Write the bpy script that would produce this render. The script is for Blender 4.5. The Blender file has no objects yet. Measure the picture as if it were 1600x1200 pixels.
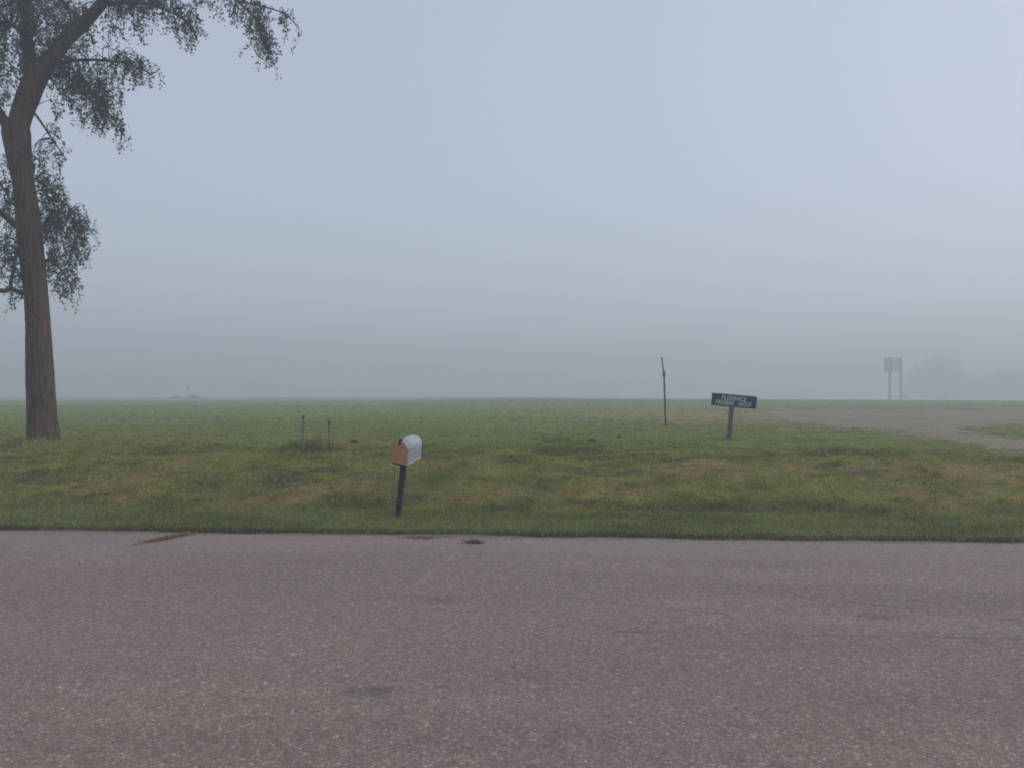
import bpy, bmesh, math, random
import numpy as np
from mathutils import Vector, Matrix, Quaternion
from mathutils.geometry import delaunay_2d_cdt

random.seed(7)
rng = np.random.default_rng(11)
S = bpy.context.scene
COL = S.collection

# ------------------------------------------------------------------ camera
F = 1600 * 30.0 / 36.0
CAM = Vector((0, 0, 1.6))
PITCH = math.atan(16 / F)
ROLL = math.radians(0.215)
fwd = Vector((0, math.cos(PITCH), math.sin(PITCH)))
r0 = Vector((1, 0, 0))
u0 = Vector((0, -math.sin(PITCH), math.cos(PITCH)))
right = r0 * math.cos(ROLL) + u0 * math.sin(ROLL)
up = u0 * math.cos(ROLL) - r0 * math.sin(ROLL)
cd = bpy.data.cameras.new("camera")
cd.lens = 30
cd.sensor_width = 36
cd.clip_start = 0.05
cd.clip_end = 5000
cam = bpy.data.objects.new("camera", cd)
COL.objects.link(cam)
mw = Matrix((right, up, -fwd)).transposed().to_4x4()
mw.translation = CAM
cam.matrix_world = mw
S.camera = cam


def ray(px, py):
    return fwd + right * ((px - 800) / F) + up * ((600 - py) / F)


def P(px, py, d):
    """a point seen at photo pixel (px, py), d metres ahead"""
    return CAM + ray(px, py) * d


# ------------------------------------------------------------------ noise
def _h(ix, iy, s):
    n = np.sin(ix * 127.1 + iy * 311.7 + s * 74.7) * 43758.5453
    return n - np.floor(n)


def vnoise(x, y, s=0.0):
    xi, yi = np.floor(x), np.floor(y)
    fx, fy = x - xi, y - yi
    fx = fx * fx * (3 - 2 * fx)
    fy = fy * fy * (3 - 2 * fy)
    a, b = _h(xi, yi, s), _h(xi + 1, yi, s)
    c, d = _h(xi, yi + 1, s), _h(xi + 1, yi + 1, s)
    return (a * (1 - fx) + b * fx) * (1 - fy) + (c * (1 - fx) + d * fx) * fy


def fbm(x, y, s=0.0, o=4):
    t, a, n = 0, 0.5, 0
    for k in range(o):
        t = t + a * vnoise(x * 2 ** k, y * 2 ** k, s + k * 3.1)
        n += a
        a *= 0.5
    return t / n


# ------------------------------------------------------------------ terrain
TH = math.radians(3.0)
CT, ST = math.cos(TH), math.sin(TH)
EDGE_Y = 9.58
ROAD_W = 11.6


def vdist(x, y):
    return (y - EDGE_Y) * CT + x * ST


def sstep(t):
    t = np.clip(t, 0, 1)
    return t * t * (3 - 2 * t)


def height(x, y):
    x = np.asarray(x, float)
    y = np.asarray(y, float)
    v = vdist(x, y)
    az = np.clip(x / np.maximum(y, 5.0), -0.75, 0.75)
    vc = np.interp(az, [-0.6, 0.1, 0.6], [9.6, 8.6, 6.4])          # where the bank tops out
    zc = np.interp(az, [-0.6, 0.1, 0.6], [0.40, 0.38, 0.30])
    dc = np.interp(az, [-0.6, 0.0, 0.6], [400, 150, 115])          # where the field tops out
    zt = np.interp(az, [-0.6, 0.0, 0.6], [-0.3, 1.04, 0.95])
    ve = v + np.where(np.abs(v) < 1, (fbm(x * 1.9, x * 0 + 2.0, 15.0) - 0.5) * 0.26 + (vnoise(x * 7.0, x * 0 + 5.0, 16.0) - 0.5) * 0.05, 0)
    base = np.interp(ve, [-0.10, 0.02, 0.09, 0.4, 1.7, 2.1, 3.0, 3.7], [-0.06, -0.012, 0.045, 0.06, 0.035, -0.02, -0.2, -0.22])
    t = (v - 3.5) / np.maximum(vc - 3.5, 0.1)
    bank = -0.22 + (zc + 0.22) * np.clip(np.sin(np.clip(t, 0, 1) * math.pi / 2), 0, 1)
    d = np.maximum(y, 1)
    f = (d - (vc + EDGE_Y)) / (dc - (vc + EDGE_Y))
    field = zc + (zt - zc) * np.clip(f, 0, 1) - 2.2 * sstep((d - dc) / 90.0)
    z = np.where(v < 3.7, base, np.where(t < 1, bank, field))
    bump = (fbm(x * 0.55, y * 0.55, 5.0) - 0.5) * 0.16 * sstep((v - 2.3) / 3) * (1 - 0.6 * sstep((v - 12) / 10))
    fine = (vnoise(x * 3.1, y * 3.1, 9.0) - 0.5) * (0.02 + 0.07 * sstep((v - 2.4) / 1.0)) * sstep((v + 0.1) / 0.25)
    z = z + bump + fine
    back = v < -ROAD_W / 2
    vb = -v - ROAD_W
    zb = np.interp(vb, [-0.12, 0.06, 0.5, 6], [-0.06, 0.012, 0.03, 0.0])
    return np.where(back, zb, z)


def gh(x, y):
    return float(height(np.array([x]), np.array([y]))[0])


def ground(px, py):
    """where the view through photo pixel (px, py) meets the terrain"""
    r = ray(px, py)
    d = 2.0
    while d < 400:
        q = CAM + r * d
        if q.z <= max(gh(q.x, q.y), 0.0 if vdist(q.x, q.y) < 0 else -9):
            return q
        d *= 1.004
    return CAM + r * 400


# ------------------------------------------------------------------ object helpers
def tag(o, label=None, cat=None, group=None, kind=None):
    if label:
        o['label'] = label
    if cat:
        o['category'] = cat
    if group:
        o['group'] = group
    if kind:
        o['kind'] = kind
    return o


def empty(name, loc, label, cat, group=None):
    o = bpy.data.objects.new(name, None)
    o.empty_display_size = 0.2
    COL.objects.link(o)
    o.location = loc
    return tag(o, label, cat, group)


def link(name, me, mat, parent=None):
    me.name = name
    o = bpy.data.objects.new(name, me)
    COL.objects.link(o)
    for m in (mat if isinstance(mat, (list, tuple)) else [mat]):
        me.materials.append(m)
    if parent is not None:
        o.parent = parent
    return o


def mesh_np(name, verts, faces, mat, parent=None, colors=None, smooth=False, mat_index=None):
    """verts (n,3), faces (m,k) with constant k"""
    verts = np.asarray(verts, np.float32)
    faces = np.asarray(faces, np.int32)
    me = bpy.data.meshes.new(name)
    k = faces.shape[1]
    me.vertices.add(len(verts))
    me.vertices.foreach_set("co", verts.ravel())
    me.loops.add(faces.size)
    me.loops.foreach_set("vertex_index", faces.ravel())
    me.polygons.add(len(faces))
    me.polygons.foreach_set("loop_start", np.arange(0, faces.size, k, dtype=np.int32))
    me.polygons.foreach_set("loop_total", np.full(len(faces), k, np.int32))
    if mat_index is not None:
        me.polygons.foreach_set("material_index", np.asarray(mat_index, np.int32))
    me.update(calc_edges=True)
    if smooth:
        me.polygons.foreach_set("use_smooth", np.ones(len(faces), bool))
    if colors is not None:
        a = me.color_attributes.new("Col", 'FLOAT_COLOR', 'POINT')
        c = np.ones((len(verts), 4), np.float32)
        c[:, :3] = colors
        a.data.foreach_set("color", c.ravel())
    return link(name, me, mat, parent)


def bm_obj(name, bm, mat, parent=None, smooth=False, bevel=0.0):
    if bevel:
        bmesh.ops.bevel(bm, geom=list(bm.edges), offset=bevel, segments=2, affect='EDGES', profile=0.6)
    bmesh.ops.recalc_face_normals(bm, faces=bm.faces)
    me = bpy.data.meshes.new(name)
    bm.to_mesh(me)
    bm.free()
    if smooth:
        for p in me.polygons:
            p.use_smooth = True
    return link(name, me, mat, parent)


def box(bm, x0, x1, y0, y1, z0, z1):
    vs = [bm.verts.new(c) for c in ((x0, y0, z0), (x1, y0, z0), (x1, y1, z0), (x0, y1, z0), (x0, y0, z1), (x1, y0, z1), (x1, y1, z1), (x0, y1, z1))]
    for f in ((0, 3, 2, 1), (4, 5, 6, 7), (0, 1, 5, 4), (1, 2, 6, 5), (2, 3, 7, 6), (3, 0, 4, 7)):
        bm.faces.new([vs[i] for i in f])
    return vs


def tube(pts, rad, n=8, V=None, Fc=None, jag=0.0, seed=0.0):
    """tapered tube along points; appends to V (list of arrays) and Fc (list of quads)"""
    pts = [Vector(p) for p in pts]
    off = sum(len(a) for a in V)
    rows = []
    t0 = (pts[1] - pts[0]).normalized()
    nrm = t0.orthogonal().normalized()
    L = 0
    for i, p in enumerate(pts):
        a = pts[max(i - 1, 0)]
        b = pts[min(i + 1, len(pts) - 1)]
        t = (b - a).normalized()
        nrm = (nrm - t * nrm.dot(t)).normalized()
        bn = t.cross(nrm)
        if i:
            L += (p - pts[i - 1]).length
        for k in range(n):
            a_ = 2 * math.pi * k / n
            r = rad[i]
            if jag:
                r *= 1 + jag * (math.sin(a_ * 5 + seed + L * 0.8) * 0.5 + math.sin(a_ * 9 + seed * 2 - L * 1.7) * 0.35 + random.uniform(-.4, .4))
            rows.append(p + nrm * (math.cos(a_) * r) + bn * (math.sin(a_) * r))
    V.append(np.array([tuple(q) for q in rows]))
    for i in range(len(pts) - 1):
        for k in range(n):
            k2 = (k + 1) % n
            Fc.append((off + i * n + k, off + i * n + k2, off + (i + 1) * n + k2, off + (i + 1) * n + k))


def catmull(pts, rad, sub):
    """smooth a polyline of (Vector, r)"""
    out, ro = [], []
    n = len(pts)
    for i in range(n - 1):
        p0, p1, p2, p3 = pts[max(i - 1, 0)], pts[i], pts[i + 1], pts[min(i + 2, n - 1)]
        for s in range(sub):
            t = s / sub
            out.append(0.5 * ((2 * p1) + (p2 - p0) * t + (2 * p0 - 5 * p1 + 4 * p2 - p3) * t * t + (3 * p1 - p0 - 3 * p2 + p3) * t ** 3))
            ro.append(rad[i] * (1 - t) + rad[i + 1] * t)
    out.append(pts[-1])
    ro.append(rad[-1])
    return out, ro


# ------------------------------------------------------------------ materials
class NT:
    def __init__(self, name):
        self.m = bpy.data.materials.new(name)
        self.m.use_nodes = True
        self.t = self.m.node_tree
        self.n = self.t.nodes
        self.l = self.t.links
        self.b = self.n["Principled BSDF"]
        self.b.inputs["Specular IOR Level"].default_value = 0.3

    def new(self, typ, **kw):
        n = self.n.new(typ)
        for k, v in kw.items():
            setattr(n, k, v)
        return n

    def coord(self):
        return self.new('ShaderNodeTexCoord').outputs['Object']

    def noise(self, co, scale, detail=4, rough=0.55, w=None):
        n = self.new('ShaderNodeTexNoise')
        n.inputs['Scale'].default_value = scale
        n.inputs['Detail'].default_value = detail
        n.inputs['Roughness'].default_value = rough
        self.l.new(co, n.inputs['Vector'])
        return n.outputs['Fac']

    def vor(self, co, scale, out='Color', feature='F1'):
        n = self.new('ShaderNodeTexVoronoi', feature=feature)
        n.inputs['Scale'].default_value = scale
        self.l.new(co, n.inputs['Vector'])
        return n.outputs[out]

    def ramp(self, fac, stops, interp='LINEAR'):
        n = self.new('ShaderNodeValToRGB')
        n.color_ramp.interpolation = interp
        e = n.color_ramp.elements
        while len(e) < len(stops):
            e.new(0.5)
        for k, (p, c) in enumerate(stops):
            e[k].position = p
            e[k].color = (c[0], c[1], c[2], 1) if not isinstance(c, (int, float)) else (c, c, c, 1)
        self.l.new(fac, n.inputs['Fac'])
        return n.outputs['Color']

    def mix(self, fac, a, b, blend='MIX'):
        n = self.new('ShaderNodeMix', data_type='RGBA', blend_type=blend)
        for s, v in ((n.inputs[0], fac), (n.inputs[6], a), (n.inputs[7], b)):
            if isinstance(v, (int, float)):
                s.default_value = v
            elif isinstance(v, tuple):
                s.default_value = (*v, 1)
            else:
                self.l.new(v, s)
        return n.outputs[2]

    def math(self, op, a, b=None, c=None, clamp=False):
        n = self.new('ShaderNodeMath', operation=op, use_clamp=clamp)
        for i, v in enumerate((a, b, c)):
            if v is None:
                continue
            if isinstance(v, (int, float)):
                n.inputs[i].default_value = v
            else:
                self.l.new(v, n.inputs[i])
        return n.outputs[0]

    def scale(self, co, s):
        n = self.new('ShaderNodeMapping')
        n.inputs['Scale'].default_value = s
        self.l.new(co, n.inputs['Vector'])
        return n.outputs['Vector']

    def bump(self, h, strength, dist):
        n = self.new('ShaderNodeBump')
        n.inputs['Strength'].default_value = strength
        n.inputs['Distance'].default_value = dist
        self.l.new(h, n.inputs['Height'])
        self.l.new(n.outputs['Normal'], self.b.inputs['Normal'])

    def out(self, col, rough=0.8, metal=0.0):
        if isinstance(col, tuple):
            self.b.inputs['Base Color'].default_value = (*col, 1)
        else:
            self.l.new(col, self.b.inputs['Base Color'])
        if isinstance(rough, (int, float)):
            self.b.inputs['Roughness'].default_value = rough
        else:
            self.l.new(rough, self.b.inputs['Roughness'])
        self.b.inputs['Metallic'].default_value = metal
        return self.m


def mat_weathered(name, c1, c2, scale=(8, 8, 1.5), rough=0.8, metal=0.0, bump=0.3, spots=None):
    k = NT(name)
    co = k.coord()
    st = k.noise(k.scale(co, scale), 6, 6, 0.65)
    col = k.ramp(st, [(0.3, c1), (0.7, c2)])
    if spots:
        col = k.mix(k.ramp(k.noise(co, 14, 5, 0.6), [(0.55, 0), (0.68, 1)]), col, spots)
    k.bump(st, bump, 0.01)
    return k.out(col, rough, metal)


def mat_grass():
    k = NT("grass_blades")
    a = k.new('ShaderNodeVertexColor', layer_name="Col")
    k.b.inputs["Specular IOR Level"].default_value = 0.25
    k.out(a.outputs['Color'], 0.6)
    tr = k.new('ShaderNodeBsdfTranslucent')
    k.l.new(a.outputs['Color'], tr.inputs['Color'])
    mx = k.new('ShaderNodeMixShader')
    mx.inputs[0].default_value = 0.35
    k.l.new(k.b.outputs[0], mx.inputs[1])
    k.l.new(tr.outputs[0], mx.inputs[2])
    k.l.new(mx.outputs[0], k.n['Material Output'].inputs['Surface'])
    return k.m


def mat_ground():
    k = NT("turf_soil")
    a = k.new('ShaderNodeVertexColor', layer_name="Col")
    co = k.coord()
    n1 = k.noise(co, 5.0, 6, 0.7)
    n2 = k.noise(co, 40.0, 4, 0.7)
    c = k.mix(1.0, a.outputs['Color'], k.ramp(n1, [(0.25, 0.6), (0.75, 1.4)]), 'MULTIPLY')
    c = k.mix(1.0, c, k.ramp(n2, [(0.3, 0.6), (0.7, 1.35)]), 'MULTIPLY')
    k.bump(n2, 0.8, 0.05)
    return k.out(c, 0.95)


def mat_asphalt():
    k = NT("worn_chipseal")
    co = k.coord()
    # stones of several sizes and kinds
    chip = k.vor(co, 106.0)
    sep = k.new('ShaderNodeSeparateColor')
    k.l.new(chip, sep.inputs[0])
    c1 = k.ramp(sep.outputs[0], [(0.0, (0.15, 0.132, 0.128)), (0.35, (0.195, 0.17, 0.162)), (0.55, (0.215, 0.198, 0.192)),
                                 (0.78, (0.235, 0.19, 0.176)), (0.95, (0.27, 0.255, 0.25)), (1.0, (0.46, 0.44, 0.42))])
    dist = k.vor(co, 106.0, 'Distance')
    gap = k.ramp(dist, [(0.35, 1.03), (0.75, 0.74)])
    c1 = k.mix(1.0, c1, gap, 'MULTIPLY')
    c1 = k.mix(1.0, c1, (1.28, 1.12, 0.965), 'MULTIPLY')
    chip2 = k.vor(co, 42.0)
    sep2 = k.new('ShaderNodeSeparateColor')
    k.l.new(chip2, sep2.inputs[0])
    c1 = k.mix(1.0, c1, k.ramp(sep2.outputs[1], [(0.0, 0.70), (0.06, 0.93), (0.7, 1.04), (0.94, 1.12), (1.0, 1.5)]), 'MULTIPLY')
    patch = k.noise(co, 24.0, 3, 0.6)
    c1 = k.mix(1.0, c1, k.ramp(patch, [(0.35, (0.93, 1.0, 0.98)), (0.65, (1.07, 0.99, 0.99))]), 'MULTIPLY')
    blotch = k.noise(co, 9.0, 5, 0.6)
    c1 = k.mix(1.0, c1, k.ramp(blotch, [(0.25, 0.86), (0.75, 1.12)]), 'MULTIPLY')
    big = k.noise(k.scale(co, (0.25, 1.1, 1)), 1.2, 4, 0.55)
    c1 = k.mix(1.0, c1, k.ramp(big, [(0.3, 0.88), (0.7, 1.1)]), 'MULTIPLY')
    tint = k.noise(co, 0.35, 3, 0.5)
    c1 = k.mix(k.ramp(tint, [(0.4, 0), (0.65, 0.35)]), c1, k.mix(1.0, c1, (0.92, 0.98, 1.06), 'MULTIPLY'))
    # the object's Y runs across the road: 0 at the verge, negative towards the viewer
    sx = k.new('ShaderNodeSeparateXYZ')
    k.l.new(co, sx.inputs[0])
    X, Y = sx.outputs[0], sx.outputs[1]
    wob = k.noise(k.scale(co, (0.9, 0.9, 1)), 1.0, 5, 0.6)
    edge = k.math('ADD', Y, k.math('MULTIPLY', wob, 0.5))
    dust = k.ramp(k.math('MULTIPLY_ADD', edge, 1 / 2.2, 0.8, clamp=True), [(0.3, 0), (0.95, 0.55)])
    c1 = k.mix(dust, c1, (0.285, 0.245, 0.225))

    wear = k.math('ADD', Y, k.math('MULTIPLY', k.noise(k.scale(co, (0.4, 0.4, 1)), 1.0, 4, 0.6), 1.2))
    for yc, wd, am in ((-2.0, 0.75, 0.09), (-4.0, 0.8, 0.06)):
        g = k.math('SUBTRACT', 1.0, k.math('DIVIDE', k.math('ABSOLUTE', k.math('SUBTRACT', wear, yc)), wd), clamp=True)
        c1 = k.mix(k.math('MULTIPLY', g, am * 4), c1, k.mix(1.0, c1, (0.78, 0.78, 0.79), 'MULTIPLY'))
    lip = k.math('ADD', Y, k.math('MULTIPLY', k.noise(k.scale(co, (5, 5, 1)), 1.0, 6, 0.7), 0.26))
    c1 = k.mix(k.ramp(k.math('ADD', lip, 0.5), [(0.52, 0), (0.60, 0.75)]), c1, (0.15, 0.115, 0.08))

    def crack(slope, y0, width, amount, x0, x1, seed, amp=0.12):
        nz = k.noise(k.scale(co, (1.6, 0.05, 1)), 1.0 + seed, 6, 0.65)
        line = k.math('ADD', Y, k.math('MULTIPLY', X, slope))
        line = k.math('SUBTRACT', line, y0)
        line = k.math('ADD', line, k.math('MULTIPLY', k.math('SUBTRACT', nz, 0.5), amp * 2))
        m = k.math('SUBTRACT', 1.0, k.math('DIVIDE', k.math('ABSOLUTE', line), width), clamp=True)
        run = k.math('MULTIPLY', k.math('GREATER_THAN', X, x0), k.math('LESS_THAN', X, x1))
        brk = k.ramp(k.noise(co, 1.3 + seed, 5, 0.7), [(0.42, 0.15), (0.58, 1)])
        return k.math('MULTIPLY', k.math('MULTIPLY', k.math('MULTIPLY', m, run), brk), amount)

    for args in CRACKS:
        c1 = k.mix(crack(*args), c1, (0.055, 0.048, 0.046))
    for (sxx, syy, rx, ry, amt) in STAINS:
        dx = k.math('DIVIDE', k.math('SUBTRACT', X, sxx), rx)
        dy = k.math('DIVIDE', k.math('SUBTRACT', Y, syy), ry)
        r = k.math('SQRT', k.math('ADD', k.math('MULTIPLY', dx, dx), k.math('MULTIPLY', dy, dy)))
        r = k.math('ADD', r, k.math('MULTIPLY', k.math('SUBTRACT', k.noise(co, 7, 5, 0.7), 0.5), 2.6))
        m = k.math('MULTIPLY', k.math('SUBTRACT', 1.25, r, clamp=True), amt)
        c1 = k.mix(m, c1, (0.06, 0.057, 0.056))
    for (ax, ay, bx, by, w, amt) in SCRATCHES:
        L = math.hypot(bx - ax, by - ay)
        ux, uy = (bx - ax) / L, (by - ay) / L
        px = k.math('SUBTRACT', X, ax)
        py = k.math('SUBTRACT', Y, ay)
        s = k.math('ADD', k.math('MULTIPLY', px, ux), k.math('MULTIPLY', py, uy))
        q = k.math('SUBTRACT', k.math('MULTIPLY', px, -uy), k.math('MULTIPLY', py, -ux))
        q = k.math('ADD', q, k.math('MULTIPLY', k.math('SUBTRACT', k.noise(co, 3, 3, 0.6), 0.5), 0.08))
        m = k.math('SUBTRACT', 1.0, k.math('DIVIDE', k.math('ABSOLUTE', q), w), clamp=True)
        m = k.math('MULTIPLY', m, k.math('MULTIPLY', k.math('GREATER_THAN', s, 0), k.math('LESS_THAN', s, L)))
        c1 = k.mix(k.math('MULTIPLY', m, amt), c1, (0.32, 0.28, 0.26))
    hgt = k.math('ADD', k.math('MULTIPLY', dist, -0.6), k.math('MULTIPLY', k.noise(co, 160, 3, 0.6), 0.5))
    k.bump(hgt, 0.7, 0.006)
    k.b.inputs["Specular IOR Level"].default_value = 0.35
    return k.out(c1, 0.85)


def mat_gravel():
    k = NT("pale_gravel")
    co = k.coord()
    v = k.vor(co, 22.0)
    sep = k.new('ShaderNodeSeparateColor')
    k.l.new(v, sep.inputs[0])
    c = k.ramp(sep.outputs[0], [(0.0, (0.165, 0.143, 0.075)), (0.6, (0.24, 0.208, 0.115)), (1.0, (0.34, 0.30, 0.2))])
    big = k.noise(k.scale(co, (1, 0.35, 1)), 0.5, 5, 0.6)
    c = k.mix(k.ramp(big, [(0.42, 0), (0.62, 0.8)]), c, (0.18, 0.14, 0.065))
    k.bump(k.noise(co, 30, 3, 0.6), 0.6, 0.03)
    return k.out(c, 0.95)


def mat_bark(name="furrowed_bark"):
    k = NT(name)
    co = k.coord()
    st = k.noise(k.scale(co, (5.5, 5.5, 0.8)), 3.0, 8, 0.7)
    pl = k.noise(k.scale(co, (1.5, 1.5, 0.5)), 1.5, 4, 0.6)
    c = k.ramp(st, [(0.36, (0.018, 0.011, 0.007)), (0.5, (0.080, 0.048, 0.029)), (0.68, (0.19, 0.12, 0.072))])
    c = k.mix(k.ramp(pl, [(0.45, 0), (0.7, 0.5)]), c, (0.17, 0.095, 0.042))
    k.bump(st, 1.0, 0.06)
    return k.out(c, 0.9)


def mat_leaf(name, lo, mid, hi):
    k = NT(name)
    a = k.new('ShaderNodeVertexColor', layer_name="Col")
    sep = k.new('ShaderNodeSeparateColor')
    k.l.new(a.outputs['Color'], sep.inputs[0])
    c = k.ramp(sep.outputs[0], [(0.0, lo), (0.5, mid), (1.0, hi)])
    tr = k.new('ShaderNodeBsdfTranslucent')
    k.l.new(c, tr.inputs['Color'])
    mx = k.new('ShaderNodeMixShader')
    mx.inputs[0].default_value = 0.3
    k.out(c, 0.55)
    k.l.new(k.b.outputs[0], mx.inputs[1])
    k.l.new(tr.outputs[0], mx.inputs[2])
    k.l.new(mx.outputs[0], k.n['Material Output'].inputs['Surface'])
    return k.m


# ------------------------------------------------------------------ road
def road_xy(px, py):
    q = CAM + ray(px, py) * (CAM.z / -ray(px, py).z)
    return (q.x * CT - (q.y - EDGE_Y) * ST, vdist(q.x, q.y))


a1, a2 = road_xy(960, 986), road_xy(1600, 999)
b1, b2 = road_xy(780, 922), road_xy(1000, 946)
c1_, c2_ = road_xy(1240, 930), road_xy(1600, 972)


def line_args(p, q, width, amount, seed, amp=0.05):
    sl = -(q[1] - p[1]) / (q[0] - p[0])
    return (sl, p[1] + sl * p[0], width, amount, p[0], q[0] + 0.6, seed, amp)


CRACKS = [line_args(a1, a2, 0.03, 0.7, 0.0), line_args(b1, b2, 0.03, 0.5, 0.6), line_args(c1_, c2_, 0.03, 0.6, 1.3)]
s1, s2, s3, s4 = road_xy(583, 1080), road_xy(690, 938), road_xy(1370, 965), road_xy(688, 1073)
STAINS = [(s1[0], s1[1], 0.16, 0.10, 0.6), (s2[0], s2[1], 0.22, 0.14, 0.35), (s3[0], s3[1], 0.2, 0.1, 0.4), (s4[0], s4[1], 0.05, 0.03, 0.5)]
d1, d2, d3, d4 = road_xy(652, 912), road_xy(716, 862), road_xy(1172, 842), road_xy(1204, 868)
SCRATCHES = [(d1[0], d1[1], d2[0], d2[1], 0.035, 0.38), (d4[0], d4[1], d3[0], d3[1], 0.025, 0.3)]

nx, ny = 61, 25
xs = np.sign(np.linspace(-1, 1, nx)) * np.abs(np.linspace(-1, 1, nx)) ** 2.2 * 420
ys = np.linspace(-ROAD_W - 0.25, 0.25, ny)
gx, gy = np.meshgrid(xs, ys)
gz = 0.03 * (1 - ((gy + ROAD_W / 2) / (ROAD_W / 2)) ** 2) * 0.0 + 0 * gx
V = np.stack([gx, gy, gz], -1).reshape(-1, 3)
idx = np.arange(nx * ny).reshape(ny, nx)
Q = np.stack([idx[:-1, :-1], idx[:-1, 1:], idx[1:, 1:], idx[1:, :-1]], -1).reshape(-1, 4)
road = mesh_np("road", V, Q, mat_asphalt())
road.location = (0, EDGE_Y, 0)
road.rotation_euler = (0, 0, -TH)
tag(road, "worn pinkish grey asphalt road running across the foreground", "road", kind="structure")

# ------------------------------------------------------------------ gravel drive outline
def g2(px, py):
    q = ground(px, py)
    return (q.x, q.y)


def on_road_line(X, v):
    return (X, EDGE_Y + (v - X * ST) / CT)


outline = [on_road_line(8.2, 0.12), on_road_line(9.6, 2.2), on_road_line(10.1, 4.5)] + \
    [g2(*p) for p in ((1600, 712), (1500, 697), (1400, 682), (1300, 668), (1210, 659), (1165, 654), (1130, 649), (1150, 644), (1210, 640), (1400, 639), (1600, 641))] + \
    [(60, 62), (60, 50)] + [g2(*p) for p in ((1600, 664), (1562, 668), (1548, 673), (1572, 679), (1600, 684))] + [(15.2, 19.0), (15.6, 14.0), on_road_line(16.2, 2.2), on_road_line(17.6, 0.12)]
dense = []
for i in range(len(outline)):
    a, b = np.array(outline[i]), np.array(outline[(i + 1) % len(outline)])
    L = np.linalg.norm(b - a)
    n = max(1, int(L / 0.35))
    for s in range(n):
        p = a + (b - a) * s / n
        w = 0.6 if p[1] < 30 else 1.5
        if p[1] > EDGE_Y + 1.5:
            p = p + w * (np.array([fbm(np.array(p[0] * .7), np.array(p[1] * .7), 3.0), fbm(np.array(p[0] * .7), np.array(p[1] * .7), 8.0)]) - 0.5)
        dense.append(p)
OUT = np.array(dense)


def inside(x, y):
    r = np.zeros(x.shape, bool)
    n = len(OUT)
    j = n - 1
    for i in range(n):
        xi, yi = OUT[i]
        xj, yj = OUT[j]
        if yi != yj:
            c = ((yi > y) != (yj > y)) & (x < (xj - xi) * (y - yi) / (yj - yi) + xi)
            r ^= c
        j = i
    return r


def invade(x, y, ins):
    """how likely grass is to have crept onto the gravel"""
    p = np.zeros(len(x))
    k = np.nonzero(ins)[0]
    for c in np.array_split(k, max(1, len(k) // 4000)):
        if len(c):
            d = np.sqrt(((x[c][:, None] - OUT[None, :, 0]) ** 2 + (y[c][:, None] - OUT[None, :, 1]) ** 2).min(1))
            n = fbm(x[c] * 0.35, y[c] * 0.6, 91.0)
            sc = 0.5 + 0.035 * y[c]
            p[c] = 0.85 * np.exp(-(d / (1.6 * sc)) ** 1.3) * (0.3 + 1.2 * n) + 0.95 * np.clip((n - 0.48) * 4, 0, 1) * sstep((y[c] - 18) / 14) + 0.5 * sstep((15 - x[c]) / 9) * sstep((y[c] - 34) / 8) + 0.02
    return p


ix, iy = np.meshgrid(np.arange(-2, 62, 0.8), np.arange(9, 70, 0.8))
ix = ix.ravel() + rng.uniform(-.2, .2, ix.size)
iy = iy.ravel() + rng.uniform(-.2, .2, iy.size)
m = inside(ix, iy)
pts = [Vector(p) for p in OUT] + [Vector(p) for p in zip(ix[m], iy[m])]
res = delaunay_2d_cdt(pts, [], [list(range(len(OUT)))], 1, 1e-4)
vv = np.array([tuple(p) for p in res[0]])
dd_ = np.sqrt(((vv[:, None, :] - OUT[None]) ** 2).sum(-1).min(1))
zz = height(vv[:, 0], vv[:, 1]) - 0.05 + 0.105 * sstep(dd_ / (0.9 + 0.02 * vv[:, 1]))
drive = mesh_np("gravel_driveway", np.column_stack([vv, zz]), np.array([f for f in res[2] if len(f) == 3]), mat_gravel(), smooth=True)
tag(drive, "pale gravel driveway curving across the field at the right", "driveway", kind="structure")

# ------------------------------------------------------------------ dryness and grass height maps
SPOTS = []
for (px, py, sx_, sy_, am) in (
        (120, 770, 1.1, .6, .5), (170, 755, .9, .5, .6), (250, 745, .7, .5, .45), (290, 722, .4, .6, .5), (200, 790, 1.2, .3, .5), (330, 778, .9, .4, .4), (425, 790, .6, .4, .5), (440, 775, .8, .6, .7),
        (510, 762, .6, .4, .7), (545, 770, .5, .4, .4), (560, 693, .8, .5, .8), (515, 700, .5, .4, .5), (600, 755, .6, .4, .4), (700, 725, 1.0, .6, .5), (740, 770, .9, .4, .6),
        (800, 780, .7, .3, .6), (620, 806, .35, .2, .5), (960, 770, .55, .4, .9), (820, 770, .5, .3, .5), (900, 790, .7, .2, .3), (1085, 735, .8, .6, .7), (1160, 735, .9, .6, .75),
        (1240, 735, .8, .5, .75), (1380, 735, .8, .6, .55), (1470, 740, .9, .6, .8), (1560, 745, .9, .7, .75), (1500, 765, 1.2, .6, .5), (1590, 780, .8, .5, .5), (1300, 768, 1.2, .5, .3),
        (930, 790, .4, .3, .4), (790, 664, 1.5, .5, 1.0), (850, 663, 1.5, .5, .5), (1000, 655, 3, 1.2, .4), (1100, 660, 3, 1.0, .4), (1020, 645, 2.5, 1.6, 1.0), (1090, 647, 2.5, 1.6, 1.2), (1150, 650, 2.5, 1.5, 1.3), (960, 648, 2.2, 1.2, .7), (1180, 660, 1.5, 1.0, .7), (1230, 672, 1.5, 1.2, .5), (300, 668, 3, 1.2, .35), (180, 660, 3, 1.4, .35)):
    q = ground(px, py)
    SPOTS.append((q.x, q.y, sx_, sy_ * max(1, q.y / 14), am))
TUFTS = []
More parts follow.
